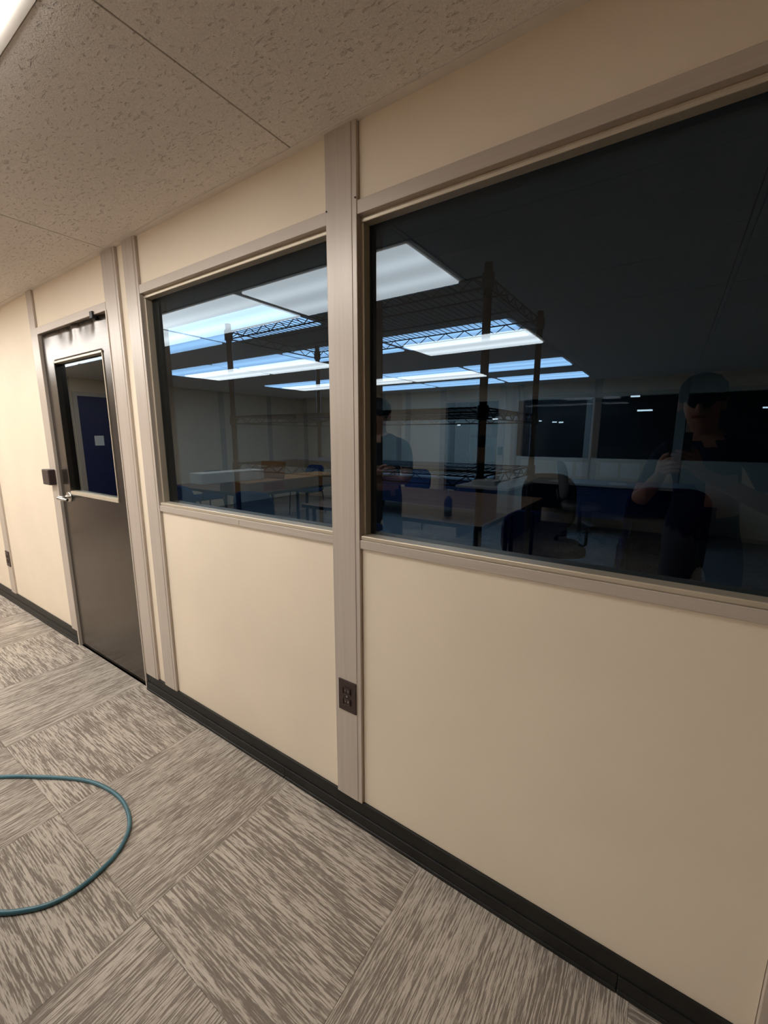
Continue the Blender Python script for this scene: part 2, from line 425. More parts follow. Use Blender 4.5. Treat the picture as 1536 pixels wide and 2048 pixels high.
# windows
def window(idx, x0, x1, label):
    r = empty('window_%d' % idx, ((x0+x1)/2, 0, GB)); tag(r, label, 'window', kind='structure')
    def part(name, mb, mat):
        o = mb.build(name, mat); o.parent = r; o.matrix_parent_inverse = Matrix.Translation((-(x0+x1)/2, 0, -GB)); return o
    part('top_rail', MB().box(x0, x1, -0.010, 0.03, GT+0.016, WT, bev=0.0015), 'rail_trim')
    part('bottom_rail', MB().box(x0, x1, -0.010, 0.03, WB, GB-0.014, bev=0.0015), 'rail_trim')
    part('bottom_bead', MB().box(x0, x1, -0.006, YG+0.002, GB-0.0138, GB, bev=0.003), 'bead')
    part('top_bead', MB().box(x0, x1, 0.006, YG+0.002, GT, GT+0.010, bev=0.002), 'bead')
    part('side_bead', MB().box(x0-0.004, x0+0.009, 0.008, YG+0.002, GB, GT, bev=0.002), 'bead')
    part('side_bead', MB().box(x1-0.009, x1+0.004, 0.008, YG+0.002, GB, GT, bev=0.002), 'bead')
    part('glazing_channel', MB().box(x0, x1, 0.022, 0.03, GT+0.010, GT+0.016), 'rail_trim')
    part('inner_jamb', MB().box(x0-0.006, x0+0.012, YG+0.012, TH+0.01, GB, GT), 'trim')
    part('inner_jamb', MB().box(x1-0.012, x1+0.006, YG+0.012, TH+0.01, GB, GT), 'trim')
    part('pane', MB().box(x0+0.001, x1-0.001, YG, YG+0.006, GB-0.008, GT+0.008), 'tinted_glass')
    return r
w1 = window(1, WIN[0][0], WIN[0][1], 'tinted window between the dark metal door and the post with the outlet')
w2 = window(2, WIN[1][0], WIN[1][1], 'wide tinted window right of the post with the brown outlet')
tag(MB().box(-1.418, -1.406, -0.0112, -0.0098, WB+0.004, WB+0.022).build('sticker', 'bead'), 'tiny pale sticker on the metal window sill near the door', 'sticker')

# ------------------------------------------------------------------ door
dr = empty('door_1', ((DX0+DX1)/2, 0, 0)); tag(dr, 'dark metal door with a tall glazed window and lever handle', 'door', kind='structure')
OFF = Matrix.Translation((-(DX0+DX1)/2, 0, 0))
def dpart(name, mb, mat, parent=None):
    o = mb.build(name, mat); o.parent = parent or dr
    if parent is None: o.matrix_parent_inverse = OFF
    return o
jl = DX0-0.030
dpart('jamb', MB().box(PC[1]-0.002, DX0-0.004, -0.012, 0.05, 0, DZ+0.045, bev=0.002), 'trim')
dpart('jamb', MB().box(DX1+0.003, DX1+0.014, -0.016, 0.05, 0, DZ+0.006, bev=0.002), 'trim')
dpart('head', MB().box(DX0-0.004, DX1+0.003, -0.012, 0.05, DZ+0.006, DZ+0.045, bev=0.002), 'rail_trim')
dpart('stop', MB().box(DX0-0.01, DX1+0.01, 0.035, 0.06, 0.002, DZ+0.008), 'gasket')
gx0, gx1, gz0, gz1 = -3.045, -2.437, 1.066, 1.828
# leaf: stile-and-rail sheet with a wrinkled top
def leaf():
    mb = MB(); bm = mb.bm
    xs = sorted(set([DX0+(DX1-DX0)*k/44 for k in range(45)]+[gx0, gx1])); zs = sorted(set([0.008+(DZ-0.008)*k/80 for k in range(81)]+[gz0, gz1]))
    def dep(x, z):
        d = 0.0
        for (cx, wd, hh, a) in ((-2.80, 0.03, 0.09, 0.010), (-2.52, 0.022, 0.07, 0.008), (-2.67, 0.016, 0.04, 0.005), (-2.93, 0.02, 0.03, 0.004)):
            t = max(0.0, 1-(DZ-z)/hh)
            d += a*t*math.exp(-((x-cx)/wd)**2)
            d -= 0.6*a*t*math.exp(-((x-cx-2.0*wd)/wd)**2)
        d += 0.0025*max(0, 1-(DZ-z)/0.13)*math.sin(x*21)
        return d
    V = {}
    for i, x in enumerate(xs):
        for j, z in enumerate(zs): V[i, j] = bm.verts.new((x, 0.004+dep(x, z), z))
    for i in range(len(xs)-1):
        for j in range(len(zs)-1):
            xm, zm = (xs[i]+xs[i+1])/2, (zs[j]+zs[j+1])/2
            if gx0 < xm < gx1 and gz0 < zm < gz1: continue
            f = bm.faces.new((V[i, j], V[i+1, j], V[i+1, j+1], V[i, j+1])); f.smooth = True
    ret = bmesh.ops.extrude_face_region(bm, geom=bm.faces[:])
    for v in [g for g in ret['geom'] if isinstance(g, bmesh.types.BMVert)]: v.co.y = 0.034
    return mb
lf = dpart('leaf', leaf(), 'door_metal')
bw = 0.022
dpart('window_bead', MB().box(gx0-0.002, gx1+0.003, -0.003, 0.03, gz1-0.008, gz1+0.004, bev=0.002), 'bead')
dpart('window_bead', MB().box(gx0-0.002, gx1+0.003, -0.003, 0.03, gz0-0.016, gz0+0.006, bev=0.002), 'bead')
dpart('window_bead', MB().box(gx0-0.004, gx0+0.008, -0.004, 0.03, gz0, gz1, bev=0.002), 'door_metal')
dpart('window_bead', MB().box(gx1-0.004, gx1+0.003, 0.0, 0.03, gz0, gz1, bev=0.002), 'bead')
dpart('pane', MB().box(gx0+0.004, gx1-0.004, 0.024, 0.030, gz0, gz1), 'tinted_glass')
dpart('closer_bracket', MB().box(-2.475, -2.445, -0.022, 0.0, DZ-0.012, DZ+0.022, bev=0.003), 'black_plastic')
hx, hz = -3.075, 1.032
hd = dpart('lever_handle', MB().tube([(hx, 0.002, hz), (hx, -0.062, hz)], 0.011, 12), 'chrome')
dpart('rose', MB().tube([(hx, 0.006, hz), (hx, -0.008, hz)], 0.031, 24), 'chrome')
lv = MB().tube([(hx-0.018, -0.06, hz), (hx+0.02, -0.066, hz), (hx+0.06, -0.062, hz-0.002), (hx+0.105, -0.05, hz-0.006)], [0.0095, 0.011, 0.010, 0.008], 12)
dpart('lever', lv, 'chrome', None)
kb = MB().box(-3.318, -3.212, -0.052, -0.011, 1.098, 1.196, bev=0.006).build('card_reader', 'dark_plate')
tag(kb, 'small dark card reader box on the metal jamb beside the door handle', 'card reader')

# ------------------------------------------------------------------ outlets
def outlet(x0, x1, z0, z1, label):
    r = MB().box(x0, x1, -0.0175, -0.0118, z0, z1, bev=0.0018).build('wall_outlet', 'dark_plate'); tag(r, label, 'outlet')
    cx, cz = (x0+x1)/2, (z0+z1)/2
    for s in (-1, 1):
        c = MB().box(cx-0.016, cx+0.016, -0.0195, -0.017, cz+s*0.020-0.013, cz+s*0.020+0.013, bev=0.004).build('socket', 'dark_plate', r)
        MB().box(cx-0.008, cx-0.006, -0.0200, -0.019, cz+s*0.020-0.003, cz+s*0.020+0.006).build('slot', 'chrome', c)
        MB().box(cx+0.005, cx+0.007, -0.0200, -0.019, cz+s*0.020-0.003, cz+s*0.020+0.006).build('slot', 'chrome', c)
        MB().box(cx-0.002, cx+0.002, -0.0200, -0.019, cz+s*0.020-0.010, cz+s*0.020-0.006).build('slot', 'dark_slot', c)
    sc_ = MB().tube([(cx, -0.017, cz), (cx, -0.0195, cz)], 0.0035, 10).build('screw', 'chrome', r)
outlet(-0.893, -0.816, 0.452, 0.570, 'dark brown duplex outlet on the metal post between the windows')
outlet(-4.512, -4.428, 0.335, 0.465, 'dark brown duplex outlet on the metal post left of the door')

# ------------------------------------------------------------------ hose on the carpet
hp = [(-2.9, -1.35), (-2.55, -0.98), (-2.183, -0.682), (-2.058, -0.596), (-1.921, -0.514), (-1.822, -0.473), (-1.711, -0.452), (-1.621, -0.452), (-1.533, -0.473), (-1.477, -0.505), (-1.432, -0.556), (-1.414, -0.603), (-1.405, -0.66), (-1.41, -0.713), (-1.432, -0.762), (-1.473, -0.807), (-1.522, -0.846), (-1.66, -0.93), (-1.85, -1.0), (-2.2, -1.06), (-2.7, -1.5)]
def smooth(pts, n=6):
    out = []
    P = [Vector((a, b, 0)) for a, b in pts]; P = [P[0]*2-P[1]]+P+[P[-1]*2-P[-2]]
    for i in range(1, len(P)-2):
        for k in range(n):
            t = k/n; p0, p1, p2, p3 = P[i-1:i+3]
            out.append(0.5*((2*p1)+(p2-p0)*t+(2*p0-5*p1+4*p2-p3)*t*t+(3*p1-p0-3*p2+p3)*t**3))
    out.append(P[-2]); return out
HR = 0.0072
hs_ = MB().tube([(p_.x, p_.y, HR-0.0004) for p_ in smooth(hp)], HR, 12).build('air_hose', 'hose')
tag(hs_, 'teal blue rubber hose looped on the grey carpet', 'hose')

# ------------------------------------------------------------------ other walls of the carpeted room
bw_ = MB()
by0, by1 = YB-0.09, YB
OPEN = [(-3.55, -2.55, 0.0, 2.0), (-2.12, -1.08, 1.06, 2.0), (-0.98, 0.12, 1.06, 2.0), (0.22, 1.32, 1.06, 2.0)]
xs_ = XL
for (a, b, z0, z1) in OPEN:
    bw_.box(xs_, a, by0, by1, 0, ZC+0.09); bw_.box(a, b, by0, by1, z1, ZC+0.09)
    if z0 > 0: bw_.box(a, b, by0, by1, 0, z0)
    xs_ = b
bw_.box(xs_, XR, by0, by1, 0, ZC+0.09)
wb = bw_.build('wall_back', 'panel'); tag(wb, 'beige partition wall opposite the tinted windows, with a doorway and windows', 'wall', kind='structure')
for a in (-7.2, -6.2, -5.02, -4.42, -3.66, -2.54, -2.24, -1.07, 0.13, 1.33): MB().box(a, a+0.11, YB-0.002, YB+0.012, 0, ZT).build('post', 'trim', wb)
for (a, b, z0, z1) in OPEN:
    MB().box(a, b, YB-0.01, YB+0.014, z1, z1+0.045).build('top_rail', 'rail_trim', wb)
    if z0 > 0:
        MB().box(a, b, YB-0.01, YB+0.02, z0-0.045, z0).build('sill', 'bead', wb)
        MB().box(a, b, YB-0.05, YB-0.044, z0, z1).build('pane', 'clear_glass', wb)
wl = MB().box(XL-0.09, XL, YB-0.09, TH, 0, ZC+0.09).build('wall_left', 'panel'); tag(wl, 'beige end wall of the carpeted room holding a blue door', 'wall', kind='structure')
for a in (-1.62, -2.98, -4.2, -5.4): MB().box(XL, XL+0.012, a, a+0.11, 0, ZT).build('post', 'trim', wl)
d2 = MB().box(XL-0.004, XL+0.01, -2.58, -1.70, 0.004, 1.99, bev=0.002).build('door_2', 'blue_door'); tag(d2, 'plain dark blue door in the end wall', 'door', kind='structure')
MB().box(XL, XL+0.014, -2.64, -2.58, 0, 2.05).build('jamb', 'trim', d2); MB().box(XL, XL+0.014, -1.70, -1.64, 0, 2.05).build('jamb', 'trim', d2)
MB().box(XL, XL+0.014, -2.58, -1.70, 1.99, 2.05).build('head', 'trim', d2); MB().box(XL+0.009, XL+0.012, -2.0, -1.87, 1.25, 1.40).build('notice', 'paper', d2)
MB().tube([(XL+0.006, -2.5, 1.0), (XL+0.06, -2.5, 1.0), (XL+0.065, -2.4, 1.0)], 0.01, 8).build('handle', 'chrome', d2)
wr = MB().box(XR, XR+0.09, YB-0.09, TH, 0, ZC+0.09).build('wall_right', 'panel'); tag(wr, 'beige end wall on the unlit side of the carpeted room', 'wall', kind='structure')
# dim production hall behind the back wall
hall = MB(); hy = YB-0.09
hall.box(-9, 5, -15.1, -15, -0.1, 5); hall.box(-9.1, -9, -15, hy, -0.1, 5); hall.box(5, 5.1, -15, hy, -0.1, 5); hall.box(-9, 5, -15, hy, -0.12, -0.02); hall.box(-9, 5, -15, hy, 4.9, 5)
hall.box(-9, 5, hy-0.05, hy, ZC+0.09, 5)
ho = hall.build('wall_hall', 'hall_wall'); tag(ho, 'unlit walls of the production hall seen through the back windows', 'wall', kind='structure')
for k, (x, y, z, l) in enumerate([(-0.73, -8.92, 2.18, 0.16), (-0.54, -8.92, 1.90, 0.26), (1.54, -10.92, 1.99, 0.12), (-4.67, -11.92, 1.91, 0.16), (-6.34, -12.92, 1.77, 0.11), (-3.56, -12.92, 1.86, 0.08), (-3.13, -12.92, 1.82, 0.13), (-2.52, -10.92, 1.75, 0.11)]):
    r = empty('strip_light_offscreen', (x, y, z)); tag(r, 'short strip light in the dark production hall, %s' % ['highest behind the middle back window', 'longest, behind the middle back window', 'behind the back window by the dark end', 'nearer one behind the open doorway', 'farther one behind the open doorway', 'smallest behind the narrow back window', 'middle one behind the narrow back window', 'lowest behind the narrow back window'][k], 'light', 'strip lights in the hall')
    MB().box(-l/2, l/2, -0.03, 0.03, 0.025, 0.05).build('housing', 'ceiling_bar', r); MB().tube([(-l/2, 0, 0.01), (l/2, 0, 0.01)], 0.016, 8).build('tube_offscreen', 'tube_glow', r)
    MB().tube([(-l*.3, 0, 0.045), (-l*.3, 0, 4.9-z)], 0.004, 6).build('hanger', 'gasket', r); MB().tube([(l*.3, 0, 0.045), (l*.3, 0, 4.9-z)], 0.004, 6).build('hanger', 'gasket', r)
# storage shelving beyond the doorway
sh = empty('storage_shelf', (-3.0, -7.6, -0.02)); tag(sh, 'brown storage shelving beyond the open doorway', 'shelf')
for z in (0.3, 0.85, 1.4, 1.95): MB().box(-0.6, 0.6, -0.25, 0.25, z, z+0.04).build('shelf_board', 'storage_brown', sh)
for x in (-0.6, 0.56):
    for y in (-0.25, 0.21): MB().box(x, x+0.04, y, y+0.04, 0, 2.1).build('upright', 'storage_brown', sh)
for k in range(4):
    o = MB().box(-0.14, 0.14, -0.18, 0.18, 0, 0.3+0.05*(k % 2), bev=0.004).build('carton', 'cardboard'); o.location = (-3.35+0.4*(k % 2)+0.05*k, -7.6, (0.87 if k < 2 else 1.42))
    tag(o, ['carton on the lower storage board, nearer the blue door', 'carton on the lower storage board, farther from the blue door', 'carton on the upper storage board, nearer the blue door', 'carton on the upper storage board, farther from the blue door'][k], 'box', 'cartons on the storage shelving')

# ------------------------------------------------------------------ room behind the glass
f2 = MB().box(FX0, FX1, TH, FY1, -0.06, 0.0).build('floor_far', 'concrete'); tag(f2, 'dark floor of the room behind the tinted windows', 'floor', kind='structure')
fw = MB(); fw.box(FX0, FX1, FY1, FY1+0.09, 0, ZC+0.09); wf = fw.build('wall_far', 'panel'); tag(wf, 'far wall of the room behind the tinted windows', 'wall', kind='structure')
for a in (-6.0, -4.8, -3.6, -2.4, -1.2, 0.0, 1.2): MB().box(a, a+0.11, FY1-0.012, FY1+0.002, 0, ZT).build('post', 'trim', wf)
for a in (-2.29, -1.09, 0.11): MB().box(a, a+1.08, FY1-0.006, FY1+0.002, 1.06, 2.0).build('window_board', 'black_plastic', wf)  # black panels stand for far windows, the dark beyond painted into their colour
wfl = MB().box(FX0-0.09, FX0, TH, FY1, 0, ZC+0.09).build('wall_far_left', 'panel'); tag(wfl, 'end wall at the far left behind the tinted windows', 'wall', kind='structure')
wfr = MB().box(FX1, FX1+0.09, TH, FY1, 0, ZC+0.09).build('wall_far_right', 'panel'); tag(wfr, 'end wall at the far right behind the tinted windows', 'wall', kind='structure')

# wire rack standing behind the glass
def wire_rack():
    x0, x1, y0, y1, zt = -1.83, -0.53, 0.31, 0.93, 1.90
    r = empty('wire_rack', ((x0+x1)/2, (y0+y1)/2, 0)); tag(r, 'tall wire shelving rack standing just behind the tinted windows', 'shelving')
    o0 = Vector(((x0+x1)/2, (y0+y1)/2, 0)); w_, d_ = (x1-x0)/2, (y1-y0)/2
    for sx_ in (-1, 1):
        for sy_ in (-1, 1):
            p_ = MB().tube([(sx_*w_, sy_*d_, 0.02), (sx_*w_, sy_*d_, zt+0.035)], 0.0135, 12).build('upright', 'rack_wire', r)
            MB().lathe([(0.02, 0), (0.022, 0.01), (0.014, 0.03)], (sx_*w_, sy_*d_, 0), 12).build('foot', 'black_plastic', p_)
    for z in (zt, 1.50, 1.27, 0.75, 0.18):
        mb = MB(); R_ = 0.003; h = 0.034
        for sy_ in (-1, 1):
            y = sy_*d_
            mb.tube([(-w_, y, z), (w_, y, z)], R_, 6); mb.tube([(-w_, y, z-h), (w_, y, z-h)], R_, 6)
            n = 26; zz = [(-w_+2*w_*k/n, y, z if k % 2 else z-h) for k in range(n+1)]
            mb.tube(zz, R_*0.8, 5)
        for sx_ in (-1, 1):
            x = sx_*w_
            mb.tube([(x, -d_, z), (x, d_, z)], R_, 6); mb.tube([(x, -d_, z-h), (x, d_, z-h)], R_, 6)
            n = 12; zz = [(x, -d_+2*d_*k/n, z if k % 2 else z-h) for k in range(n+1)]
            mb.tube(zz, R_*0.8, 5)
            for sy_ in (-1, 1): mb.tube([(x, sy_*d_, z-0.04), (x, sy_*d_, z+0.006)], 0.019, 10)
        for k in range(1, 44): mb.tube([(-w_+2*w_*k/44, -d_, z+0.003), (-w_+2*w_*k/44, d_, z+0.003)], 0.0016, 4)
        for y in (-d_/3, d_/3): mb.tube([(-w_, y, z-0.002), (w_, y, z-0.002)], R_, 5)
        mb.build('wire_shelf', 'rack_wire', r)
wire_rack()

# chairs
def make_chair(fab, label, cat='chair'):
    """armless stacking chair, faces -Y locally (backrest at +Y); origin on the floor under the seat"""
    r = empty('stacking_chair'); tag(r, label, cat)
    seat = MB().pad(0.45, 0.44, 0.055, 0.08, xf=Matrix.Translation((0, 0, 0.45)) @ Matrix.Rotation(PI/2, 4, 'X')).build('seat', fab, r)
    MB().pad(0.44, 0.36, 0.045, 0.12, curve=-0.03, xf=Matrix.Translation((0, 0.245, 0.70)) @ Matrix.Rotation(math.radians(-8), 4, 'X')).build('backrest', fab, r)
    for sx_ in (-1, 1):
        MB().tube([(sx_*0.20, -0.18, 0.425), (sx_*0.215, -0.20, 0.40), (sx_*0.225, -0.225, 0.0)], 0.011, 8).build('leg', 'black_plastic', r)
        MB().tube([(sx_*0.19, 0.17, 0.425), (sx_*0.205, 0.19, 0.40), (sx_*0.22, 0.245, 0.0)], 0.011, 8).build('leg', 'black_plastic', r)
        MB().tube([(sx_*0.19, -0.15, 0.418), (sx_*0.195, 0.16, 0.418), (sx_*0.19, 0.232, 0.46), (sx_*0.17, 0.262, 0.66)], 0.010, 8).build('back_support', 'black_plastic', r)
    return r
blue0 = make_chair('blue_fabric', 'x'); navy0 = make_chair('navy_fabric', 'x')
used = set()
def place_chair(proto, loc, rz, label, group=None):
    if proto.name in used: o = copy_tree(proto)
    else: used.add(proto.name); o = proto
    o.location = loc; o.rotation_euler.z = rz; o['label'] = label
    if group: o['group'] = group
    elif 'group' in o: del o['group']
    return o

# tables of the carpeted room
def table(cx, cy, wx, wy, label, h=0.74):
    r = empty('work_table', (cx, cy, 0)); tag(r, label, 'table')
    t = MB().box(-wx/2, wx/2, -wy/2, wy/2, h-0.03, h, bev=0.004).build('tabletop', 'laminate', r)
    mb = MB(); e = 0.004
    mb.box(-wx/2-e, wx/2+e, -wy/2-e, -wy/2, h-0.032, h-0.001); mb.box(-wx/2-e, wx/2+e, wy/2, wy/2+e, h-0.032, h-0.001)
    mb.box(-wx/2-e, -wx/2, -wy/2, wy/2, h-0.032, h-0.001); mb.box(wx/2, wx/2+e, -wy/2, wy/2, h-0.032, h-0.001)
    mb.build('edge_band', 'black_plastic', t)
    for sx_ in (-1, 1):
        for sy_ in (-1, 1): MB().tube([(sx_*(wx/2-0.08), sy_*(wy/2-0.08), 0), (sx_*(wx/2-0.08), sy_*(wy/2-0.08), h-0.03)], 0.02, 10).build('leg', 'black_plastic', r)
    return r
table(-2.05, -2.28, 1.86, 0.9, 'brown laminate table carrying the pump bottle')
table(-2.05, -3.19, 1.86, 0.9, 'brown laminate table pushed behind the one with the pump bottle')
table(-4.78, -2.40, 1.7, 0.9, 'brown laminate table under the near ends of the long cartons')
table(-4.78, -3.31, 1.7, 0.9, 'brown laminate table under the far ends of the long cartons')
for (x, y, rz, lb) in [(-4.30, -1.62, 0.1, 'blue chair with its back to the wall, at the carton table'), (-3.38, -1.72, -0.3, 'blue chair standing between the carton table and the bottle table'),
                       (-6.05, -2.75, PI/2+PI, 'blue chair at the end of the carton table by the end wall'), (-5.4, -4.35, PI, 'blue chair behind the carton table'), (-3.3, -4.55, PI-0.2, 'blue chair behind the bottle table'),
                       (-1.52, -1.22, 0.15, 'blue chair with its back to the wall, in front of the bottle table')]:
    place_chair(blue0, (x, y, 0), rz, lb)
# long cartons
lc = empty('long_carton', (-4.22, -2.8, 0.74)); tag(lc, 'long flat brown carton with an open flap on the table', 'box')
MB().box(-0.26, 0.26, -0.85, 0.85, 0, 0.13, bev=0.003).build('body', 'cardboard', lc)
MB().box(0.255, 0.262, 0.30, 0.62, 0.02, 0.11).build('red_print', 'red_print', lc)
mf = MB().box(-0.2, 0.24, -0.004, 0.004, 0, 0.22).build('flap', 'cardboard', lc); mf.location = (0, 0.28, 0.13); mf.rotation_euler.x = 0.15
ft = MB().box(-0.12, 0.12, -0.42, 0.42, 0, 0.12, bev=0.006).build('foam_block', 'foam'); ft.location = (-4.36, -2.02+0.02, 0.87); ft.rotation_euler.z = 0.04
tag(ft, 'long white foam block lying on the brown carton', 'foam block')
# pump bottle
bt = empty('pump_bottle', (-1.52, -2.08, 0.74)); tag(bt, 'small blue pump bottle standing on the brown table', 'bottle')
MB().lathe([(0.03, 0), (0.034, 0.006), (0.034, 0.13), (0.028, 0.15), (0.012, 0.162), (0.012, 0.175)], seg=16).build('body', 'sanitizer', bt)
MB().lathe([(0.015, 0.170), (0.015, 0.19), (0.005, 0.192), (0.005, 0.215), (0.012, 0.217), (0.012, 0.228)], seg=12).build('pump', 'foam', bt)
MB().tube([(0, 0, 0.222), (0.045, 0, 0.222), (0.052, 0, 0.212)], 0.005, 8).build('nozzle', 'foam', bt)
# desks at the back
def desk(cx, cy, wx, wy, top, side, label):
    r = empty('office_desk', (cx, cy, 0)); tag(r, label, 'desk')
    MB().box(-wx/2, wx/2, -wy/2, wy/2, 0.71, 0.74, bev=0.003).build('desktop', top, r)
    MB().box(-wx/2+0.02, -wx/2+0.045, -wy/2+0.02, wy/2-0.02, 0, 0.71).build('side_panel', side, r)
    MB().box(wx/2-0.045, wx/2-0.02, -wy/2+0.02, wy/2-0.02, 0, 0.71).build('side_panel', side, r)
    MB().box(-wx/2+0.045, wx/2-0.045, -wy/2+0.03, -wy/2+0.05, 0.25, 0.71).build('modesty_panel', side, r)
    return r
desk(-0.75, -5.72, 2.0, 0.7, 'desk_grey', 'desk_blue', 'grey desk under the four pinned papers')
desk(-2.05, -4.75, 0.75, 1.1, 'desk_grey', 'desk_blue', 'grey desk with blue sides beside the doorway')
for k, x in enumerate((-1.42, -1.12, -0.78, -0.5)):
    tag(MB().box(x-0.12, x+0.12, YB+0.001, YB+0.004, 0.78, 1.00).build('pinned_paper', 'paper'), 'white sheet pinned below the back window, %s from the doorway' % ORD[k], 'paper', 'sheets pinned below the back window')
for k, (x, y, a) in enumerate([(-1.35, -5.6, 0.3), (-0.6, -5.62, -0.2)]):
    o = MB().box(-0.11, 0.11, -0.15, 0.15, 0, 0.004).build('loose_paper', 'paper'); o.location = (x, y, 0.74); o.rotation_euler.z = a
    tag(o, ['loose white sheet on the grey desk, the one nearer the doorway', 'loose white sheet on the grey desk, the one farther from the doorway'][k], 'paper', 'loose sheets on the back desk')
o = MB().box(-0.16, 0.16, -0.12, 0.12, 0, 0.06, bev=0.003).build('paper_tray', 'desk_grey'); o.location = (-2.1, -4.5, 0.74); tag(o, 'flat grey paper tray on the blue-sided desk', 'tray')
o = MB().lathe([(0.035, 0), (0.04, 0.1), (0.036, 0.1), (0.03, 0.01)], seg=14).build('mug', 'foam'); o.location = (-1.85, -4.9, 0.74); tag(o, 'white mug standing on the blue-sided desk', 'mug')
cr = MB().box(-2.52, -2.45, YB+0.011, YB+0.05, 1.08, 1.22, bev=0.004).build('door_reader', 'black_plastic'); tag(cr, 'black card reader on the post beside the open doorway', 'card reader')
# swivel chairs
def swivel(name, loc, rz, fab, label):
    r = empty(name, loc, rz); tag(r, label, 'chair')
    base_ = MB()
    for k in range(5):
        a = 2*PI*k/5; base_.tube([(0, 0, 0.10), (0.3*math.cos(a), 0.3*math.sin(a), 0.065)], [0.025, 0.016], 8)
    bo = base_.build('star_base', 'black_plastic', r)
    for k in range(5):
        a = 2*PI*k/5; c = MB().tube([(0.3*math.cos(a)-0.02*math.sin(a), 0.3*math.sin(a)+0.02*math.cos(a), 0.03), (0.3*math.cos(a)+0.02*math.sin(a), 0.3*math.sin(a)-0.02*math.cos(a), 0.03)], 0.03, 12); c.build('caster', 'black_plastic', bo)
    MB().tube([(0, 0, 0.09), (0, 0, 0.44)], 0.024, 12).build('gas_lift', 'black_plastic', r)
    MB().pad(0.5, 0.48, 0.08, 0.12, xf=Matrix.Translation((0, 0, 0.48)) @ Matrix.Rotation(PI/2, 4, 'X')).build('seat', fab, r)
    MB().pad(0.46, 0.52, 0.07, 0.16, curve=-0.05, xf=Matrix.Translation((0, 0.27, 0.82)) @ Matrix.Rotation(math.radians(-8), 4, 'X')).build('backrest', fab, r)
    MB().tube([(0, 0.1, 0.44), (0, 0.27, 0.45), (0, 0.31, 0.7)], 0.02, 8).build('back_bar', 'black_plastic', r)
    for sx_ in (-1, 1):
        ar = MB().tube([(sx_*0.22, 0.05, 0.45), (sx_*0.29, 0.05, 0.5), (sx_*0.29, 0.05, 0.66)], 0.014, 8).build('arm_post', 'black_plastic', r)
        MB().box(sx_*0.29-0.035, sx_*0.29+0.035, -0.12, 0.14, 0.66, 0.69, bev=0.01).build('arm_pad', 'black_plastic', ar)
    return r
swivel('swivel_chair', (-0.95, -5.0, 0), 1.3, 'grey_fabric', 'grey swivel chair drawn up to the desk with pinned papers')
swivel('swivel_chair', (-0.78, 2.62, 0), 0.4, 'shirt_black', 'black swivel chair in the room behind the tinted glass')
for k in range(4):
    place_chair(navy0, (-0.02, 2.25-0.012*k, 0.075*k), PI+0.12, ['navy chair at the bottom of the stack behind the glass', 'navy chair second from the bottom of the stack behind the glass', 'navy chair third from the bottom of the stack behind the glass', 'navy chair on top of the stack behind the glass'][k], 'navy chairs stacked behind the glass')
place_chair(blue0, (-0.72, 1.75, 0), 0.2, 'blue chair standing between the wire rack and the black swivel chair')
# work bench at the back of the far room
desk(-3.6, 5.6, 2.4, 0.8, 'desk_grey', 'desk_blue', 'long grey desk by the far wall behind the glass')
desk(-0.6, 5.9, 1.8, 0.8, 'desk_grey', 'desk_blue', 'short grey desk by the far wall behind the glass')

